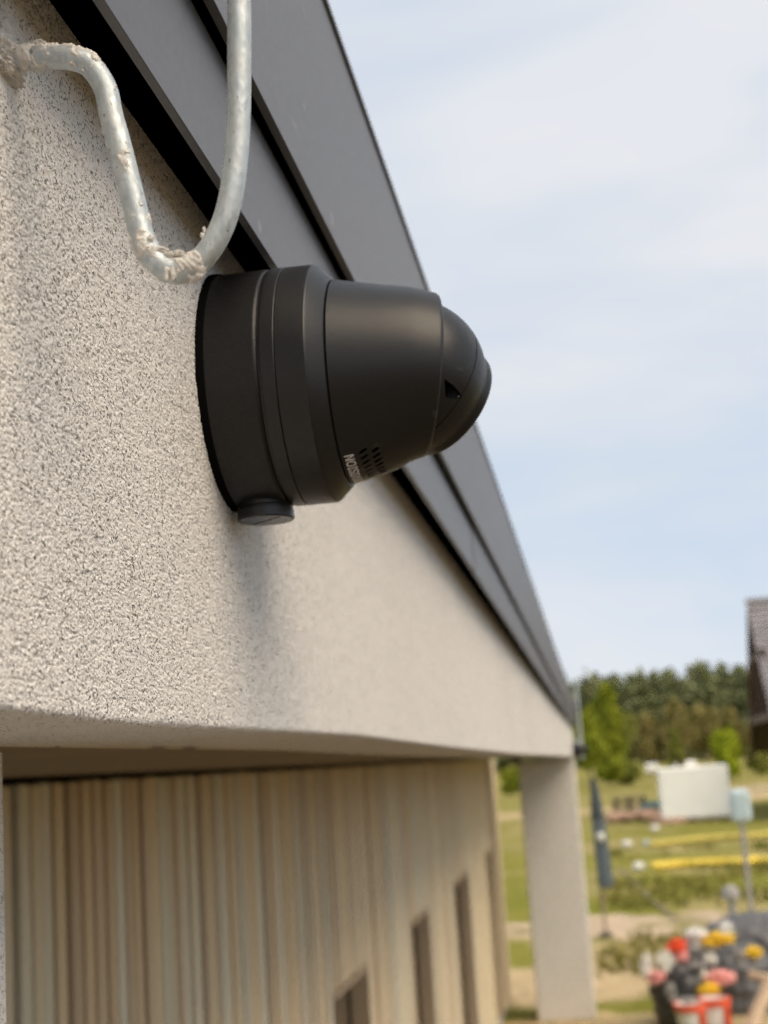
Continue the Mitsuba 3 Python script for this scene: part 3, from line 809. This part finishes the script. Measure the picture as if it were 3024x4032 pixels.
# wrapped block pallets
for (x0, x1, lab, sh) in [(2612, 2752, 'pallet of blocks wrapped in white foil, the left one of two', 0), (2756, 2898, 'pallet of blocks wrapped in white foil, the right one of two', 1)]:
    a, b = ground(x0, 3246), ground(x1, 3238 - 4)
    W = thing('wrapped_pallet', lab, 'pallet')
    xm = (a[0] + b[0]) / 2
    w = (b[0] - a[0]) / 2
    ym = 50.2
    m = bx((xm - w, ym, 0.14), (xm + w, ym + 1.1, 1.86), 0.05)
    m = m.subdivide().subdivide().subdivide()
    vv = m.vertices.copy()
    vv += 0.03 * (meshkit.fbm(vv * 2.5, 3, 4 + sh) - 0.5)[:, None]
    m.vertices = vv
    put('foil', m, 'm_white_foil', 40, W)
    put('base', cat(bx((xm - w, ym + 0.02, 0.09), (xm + w, ym + 1.08, 0.128)), *[bx((xm - w + k * (w - 0.06), ym + 0.02, 0.0), (xm - w + k * (w - 0.06) + 0.12, ym + 1.08, 0.089)) for k in range(3)]), 'm_pallet', False, W)

# debris left of the pallets
p = ground(2490, 3236)
tag(put('rubble_pile', cat(*[blob(p + [rng.uniform(-0.7, 0.9), rng.uniform(-0.6, 0.8), 0.12 + rng.uniform(0, 0.12)], rng.uniform(0.12, 0.3, 3) * [1.3, 1, 0.7], k, 0.3, 1.5, 2) for k in range(22)]), 'm_brick', 30),
    'low pile of reddish brick rubble beside the white pallets', 'rubble', kind='stuff')
p = ground(2470, 3222)
for k in range(5):
    q = p + [-0.42 + 0.02 * k, 1.2, 0.02 + 0.15 * k]
    tag(put('dark_pallet', cat(bx(q + [-0.1, 0, 0.09], q + [1.15, 0.8, 0.13]), *[bx(q + [-0.1 + 0.55 * j, 0, 0.0], q + [0.05 + 0.55 * j, 0.8, 0.089]) for j in range(3)]), 'm_darkpile', False),
        ('lowest', 'second lowest', 'middle', 'second highest', 'topmost')[k] + ' dark wooden pallet in the stack left of the teal tarpaulin', 'pallet', 'dark pallets in one stack')
p = ground(2580, 3224)
tag(put('tarpaulin', blob(p + [0, 0.6, 0.28], (0.52, 0.5, 0.36), 4, 0.25, 2.0, 4, 0.1), 'm_teal', 50), 'teal tarpaulin bundle left of the white pallets', 'tarpaulin')
p = ground(2635, 3240)
tag(put('soil_heap', blob(p + [0.1, -0.3, 0.06], (0.75, 0.5, 0.26), 5, 0.25, 2.0, 4, 0.1), 'm_brick', 50), 'small brown soil heap before the left white pallet', 'soil heap')
# wrapped bales far off
for k, (x, y_, r, lab) in enumerate([(2562, 2975, 0.62, 'white wrapped bale far off, the leftmost one'), (2668, 2968, 0.5, 'white wrapped bale far off, just left of the lime bush'), (2712, 2962, 0.6, 'white wrapped bale far off, nearest to the lime bush'),
                                 (2965, 2965, 0.5, 'dim white bale far off at the right edge')]):
    p = at_y(x, y_, 150.0)
    m = lathe([(-r, 0), (-r, r * 0.9), (-r * 0.85, r), (r * 0.85, r), (r, r * 0.9), (r, 0)], 20, 'x')
    tag(put('bale', move(m, (p[0], 150.0, r)), 'm_white_foil', 30), lab, 'bale')


# ------------------------------------------------------------------ neighbour's house
def neighbour():
    N_ = thing('neighbour_house', 'distant house with grey tiled gable roof and brown timber gable at the right edge', 'house')
    x0 = at_y(2941, 2375, 55.0)[0]
    zr = at_y(2941, 2375, 55.0)[2]
    slope = math.tan(math.radians(36.0))
    half = 7.6
    yr = 55.0
    L = 14.0
    ze = zr - half * slope
    R_ = put('roof', cat(*[trimesh.Trimesh(np.array([(x0, yr, zr - 0.10), (x0 + L, yr, zr - 0.10), (x0 + L, yr + s * half, ze - 0.10), (x0, yr + s * half, ze - 0.10),
                                                   (x0, yr, zr - 0.02), (x0 + L, yr, zr - 0.02), (x0 + L, yr + s * half, ze - 0.02), (x0, yr + s * half, ze - 0.02)]),
                                         [[0, 1, 2], [0, 2, 3], [4, 6, 5], [4, 7, 6], [0, 4, 5], [0, 5, 1], [2, 6, 7], [2, 7, 3], [0, 3, 7], [0, 7, 4], [1, 5, 6], [1, 6, 2]], process=False) for s in (-1, 1)]), 'm_timber', False, N_)
    nrow = 22
    for k in range(nrow):
        a, b = k / nrow, (k + 1.08) / nrow
        y0, y1 = yr - half * a, yr - half * b
        z0, z1 = zr - half * slope * a, zr - half * slope * b
        nn = np.array([0, -math.sin(math.radians(36)), math.cos(math.radians(36))])
        xx = np.linspace(x0 - 0.05, x0 + L, 100)
        wave = 0.02 * np.abs(np.sin((xx - x0) * math.pi / 0.30))
        top = np.stack([xx, xx * 0 + y0, xx * 0 + z0], 1) + nn * (0.005 + wave)[:, None]
        bot = np.stack([xx, xx * 0 + y1, xx * 0 + z1], 1) + nn * (0.075 + wave)[:, None]
        und = np.stack([xx, xx * 0 + y1, xx * 0 + z1], 1) + nn * -0.01
        vv = np.vstack([top, bot, und])
        w = len(xx)
        i_ = np.arange(w - 1)
        ff = np.vstack([np.stack([i_, i_ + w, i_ + w + 1], 1), np.stack([i_, i_ + w + 1, i_ + 1], 1), np.stack([i_ + w, i_ + 2 * w, i_ + 2 * w + 1], 1), np.stack([i_ + w, i_ + 2 * w + 1, i_ + w + 1], 1)])
        put('tile_row', trimesh.Trimesh(vv, ff, process=False), 'm_rooftile', 30, R_)
    put('ridge', tube([(x, yr, zr + 0.05) for x in np.linspace(x0 - 0.05, x0 + L, 30)], 0.12, 12), 'm_rooftile', 30, R_)
    G = put('gable', cat(bx((x0 + 1.4, yr - half + 0.9, 0.0), (x0 + L - 0.5, yr + half - 0.9, ze + 0.15)),
                         trimesh.convex.convex_hull(np.array([(x, yr + s * (half - 0.9), ze + 0.151) for x in (x0 + 1.4, x0 + L - 0.5) for s in (-1, 1)] + [(x, yr, zr - 0.75) for x in (x0 + 1.4, x0 + L - 0.5)]))), 'm_housewall', False, N_)
    for s in (-1, 1):
        r0, r1 = np.array([x0 + 0.08, yr, zr - 0.25]), np.array([x0 + 0.08, yr + s * half, ze - 0.25])
        d = r1 - r0
        m = bx((0, -0.07, -0.12), (np.linalg.norm(d), 0.07, 0.12), 0.01)
        m.apply_transform(align(d))
        put('rafter', move(m, r0), 'm_timber', False, N_)
    tz = 3.25
    put('tie_beam', bx((x0 + 0.02, yr - 6.6, tz), (x0 + 0.22, yr + 6.6, tz + 0.28), 0.01), 'm_timber', False, N_)
    put('collar_beam', bx((x0 + 0.02, yr - 3.2, 5.55), (x0 + 0.22, yr + 3.2, 5.80), 0.01), 'm_timber', False, N_)
    for yy in (-2.0, 0, 2.0, 4.4):
        put('gable_post', bx((x0 + 0.03, yr + yy - 0.1, tz + 0.281), (x0 + 0.21, yr + yy + 0.1, 5.549)), 'm_timber', False, N_)
    put('gable_board', bx((x0 + 0.9, yr - 6.0, tz - 0.4), (x0 + 1.0, yr + 6.0, 5.0)), 'm_black', False, N_)

    turn = T().translate([x0, yr, 0]).rotate([0, 0, 1], -2.4).translate([-x0, -yr, 0])
    for kk in [q_ for q_ in scene if q_.startswith(N_ + '__')]:
        scene[kk] = {**scene[kk], 'to_world': turn}


neighbour()


# ------------------------------------------------------------------ trees
def crown_mesh(center, radii, nleaf, size, seed, shape='round'):
    r = np.random.default_rng(seed)
    nc = 26
    cd = r.normal(size=(nc, 3))
    cd /= np.linalg.norm(cd, axis=1, keepdims=True)
    cr = r.random(nc) ** 0.45
    cc = cd * cr[:, None] * 0.78
    if shape == 'cone':
        cc[:, 2] = r.uniform(-0.9, 0.95, nc)
        wdt = np.clip((1.0 - cc[:, 2]) / 1.7, 0.08, 1.0)
        an = r.uniform(0, 2 * np.pi, nc)
        cc[:, 0], cc[:, 1] = wdt * 0.7 * np.cos(an), wdt * 0.7 * np.sin(an)
    crad = r.uniform(0.20, 0.40, nc) * (1.0 if shape == 'round' else 0.7)
    which = r.integers(0, nc, nleaf)
    d = r.normal(size=(nleaf, 3))
    d /= np.linalg.norm(d, axis=1, keepdims=True)
    pos = cc[which] + d * (crad[which] * r.random(nleaf) ** 0.35)[:, None]
    pos = pos * np.array(radii) + np.array(center)
    a = r.normal(size=(nleaf, 3))
    a /= np.linalg.norm(a, axis=1, keepdims=True)
    b = np.cross(a, r.normal(size=(nleaf, 3)))
    b /= np.linalg.norm(b, axis=1, keepdims=True)
    s = size * r.uniform(0.6, 1.4, nleaf)[:, None]
    v = np.stack([pos - a * s, pos + b * s * 0.55, pos + a * s, pos - b * s * 0.55], 1).reshape(-1, 3)
    k = np.arange(nleaf) * 4
    f = np.vstack([np.stack([k, k + 1, k + 2], 1), np.stack([k, k + 2, k + 3], 1)])
    return trimesh.Trimesh(v, f, process=False)


def tree(name, px, ytop, Y, wpx, m, label, seed, nleaf=5000, size=0.16, shape='round', low=0.12, cat_='tree', group=None):
    top = at_y(px, ytop, Y)
    x, h = top[0], top[2]
    w = wpx * Y / 5600 / 2
    k = thing(name, label, cat_, group)
    rc = (h * (1 - low)) / 2
    put('crown', crown_mesh((x, Y, h * low + rc), (w, w, rc), nleaf, size * 1.5 * Y / 140, seed, shape), m, False, k)
    tr = [tube([(x, Y, 0), (x + 0.1, Y, h * 0.3), (x + 0.05, Y, h * 0.75)], [0.035 * h * 0.5, 0.028 * h * 0.5, 0.006 * h * 0.5], 10)]
    rr_ = np.random.default_rng(seed + 99)
    for _ in range(4):
        a = rr_.uniform(0, 6.28)
        z = rr_.uniform(0.25, 0.5) * h
        tr.append(tube([(x, Y, z), (x + 0.5 * w * math.cos(a), Y + 0.5 * w * math.sin(a), z + 0.18 * h)], [0.008 * h, 0.003 * h], 6))
    put('trunk', cat(*tr), 'm_bark', 30, k)


tree('tree', 2352, 2690, 120, 185, 'm_leaf_bright', 'tall bright green tree right of the house corner', 1, 14000, 0.19, low=0.04)
tree('tree', 2430, 2755, 128, 120, 'm_leaf_mid', 'green tree with a pale trunk right of the tallest bright tree', 2, 6000)
tree('tree', 2300, 2800, 112, 110, 'm_leaf_bright', 'green tree close behind the column', 3, 6000)
tree('tree', 2640, 2735, 150, 150, 'm_leaf_olive', 'tall olive brown tree in the middle of the row', 4, 7000)
tree('tree', 2545, 2815, 150, 130, 'm_leaf_olive', 'lower olive tree left of the tall olive brown one', 5, 6000)
tree('tree', 2755, 2762, 155, 130, 'm_leaf_olive', 'olive brown tree right of the tall olive brown one', 6, 6000)
tree('tree', 2885, 2760, 158, 140, 'm_leaf_olive', 'olive tree beside the timber gable', 7, 6000)
tree('bush', 2850, 2848, 105, 125, 'm_leaf_lime', 'bright lime green bush above the white pallets', 8, 8000, 0.13, low=0.02, cat_='bush')
tree('bush', 2655, 2880, 118, 90, 'm_leaf_mid', 'pointed green bush left of the lime green bush', 9, 4000, 0.13, 'cone', 0.02, 'bush')
tree('bush', 2980, 2900, 115, 120, 'm_leaf_mid', 'dull green bush at the right edge under the gable', 10, 4000, 0.13, low=0.02, cat_='bush')
tree('bush', 2400, 2960, 100, 130, 'm_leaf_bright', 'low green bush at the foot of the tall bright tree', 11, 5000, 0.13, low=0.02, cat_='bush')
tree('bush', 2460, 2990, 108, 130, 'm_leaf_mid', 'low grey green bush left of the far bales', 12, 4000, 0.13, low=0.02, cat_='bush')
tree('bush', 2010, 3010, 95, 120, 'm_leaf_bright', 'low green bush seen between the slat wall and the column', 13, 4000, 0.13, low=0.02, cat_='bush')

# forest edge far behind: reads as one mass
fr = np.random.default_rng(5)
parts = []
for k in range(430):
    X = fr.uniform(-60, 95)
    Yf = fr.uniform(275, 310)
    h = (15.9 + 0.3 * math.sin(X * 0.09) + fr.uniform(-0.5, 0.5)) * (0.1 + 0.9 * Yf / 268)
    w = fr.uniform(2.6, 4.2)
    parts.append(crown_mesh((X, Yf, h * 0.52), (w, w, h * 0.49), 520, 0.75, 1000 + k, 'cone' if fr.random() < 0.35 else 'round'))
tag(put('forest', cat(*parts), 'm_forest', False), 'dark green forest closing the horizon', 'forest', kind='stuff')
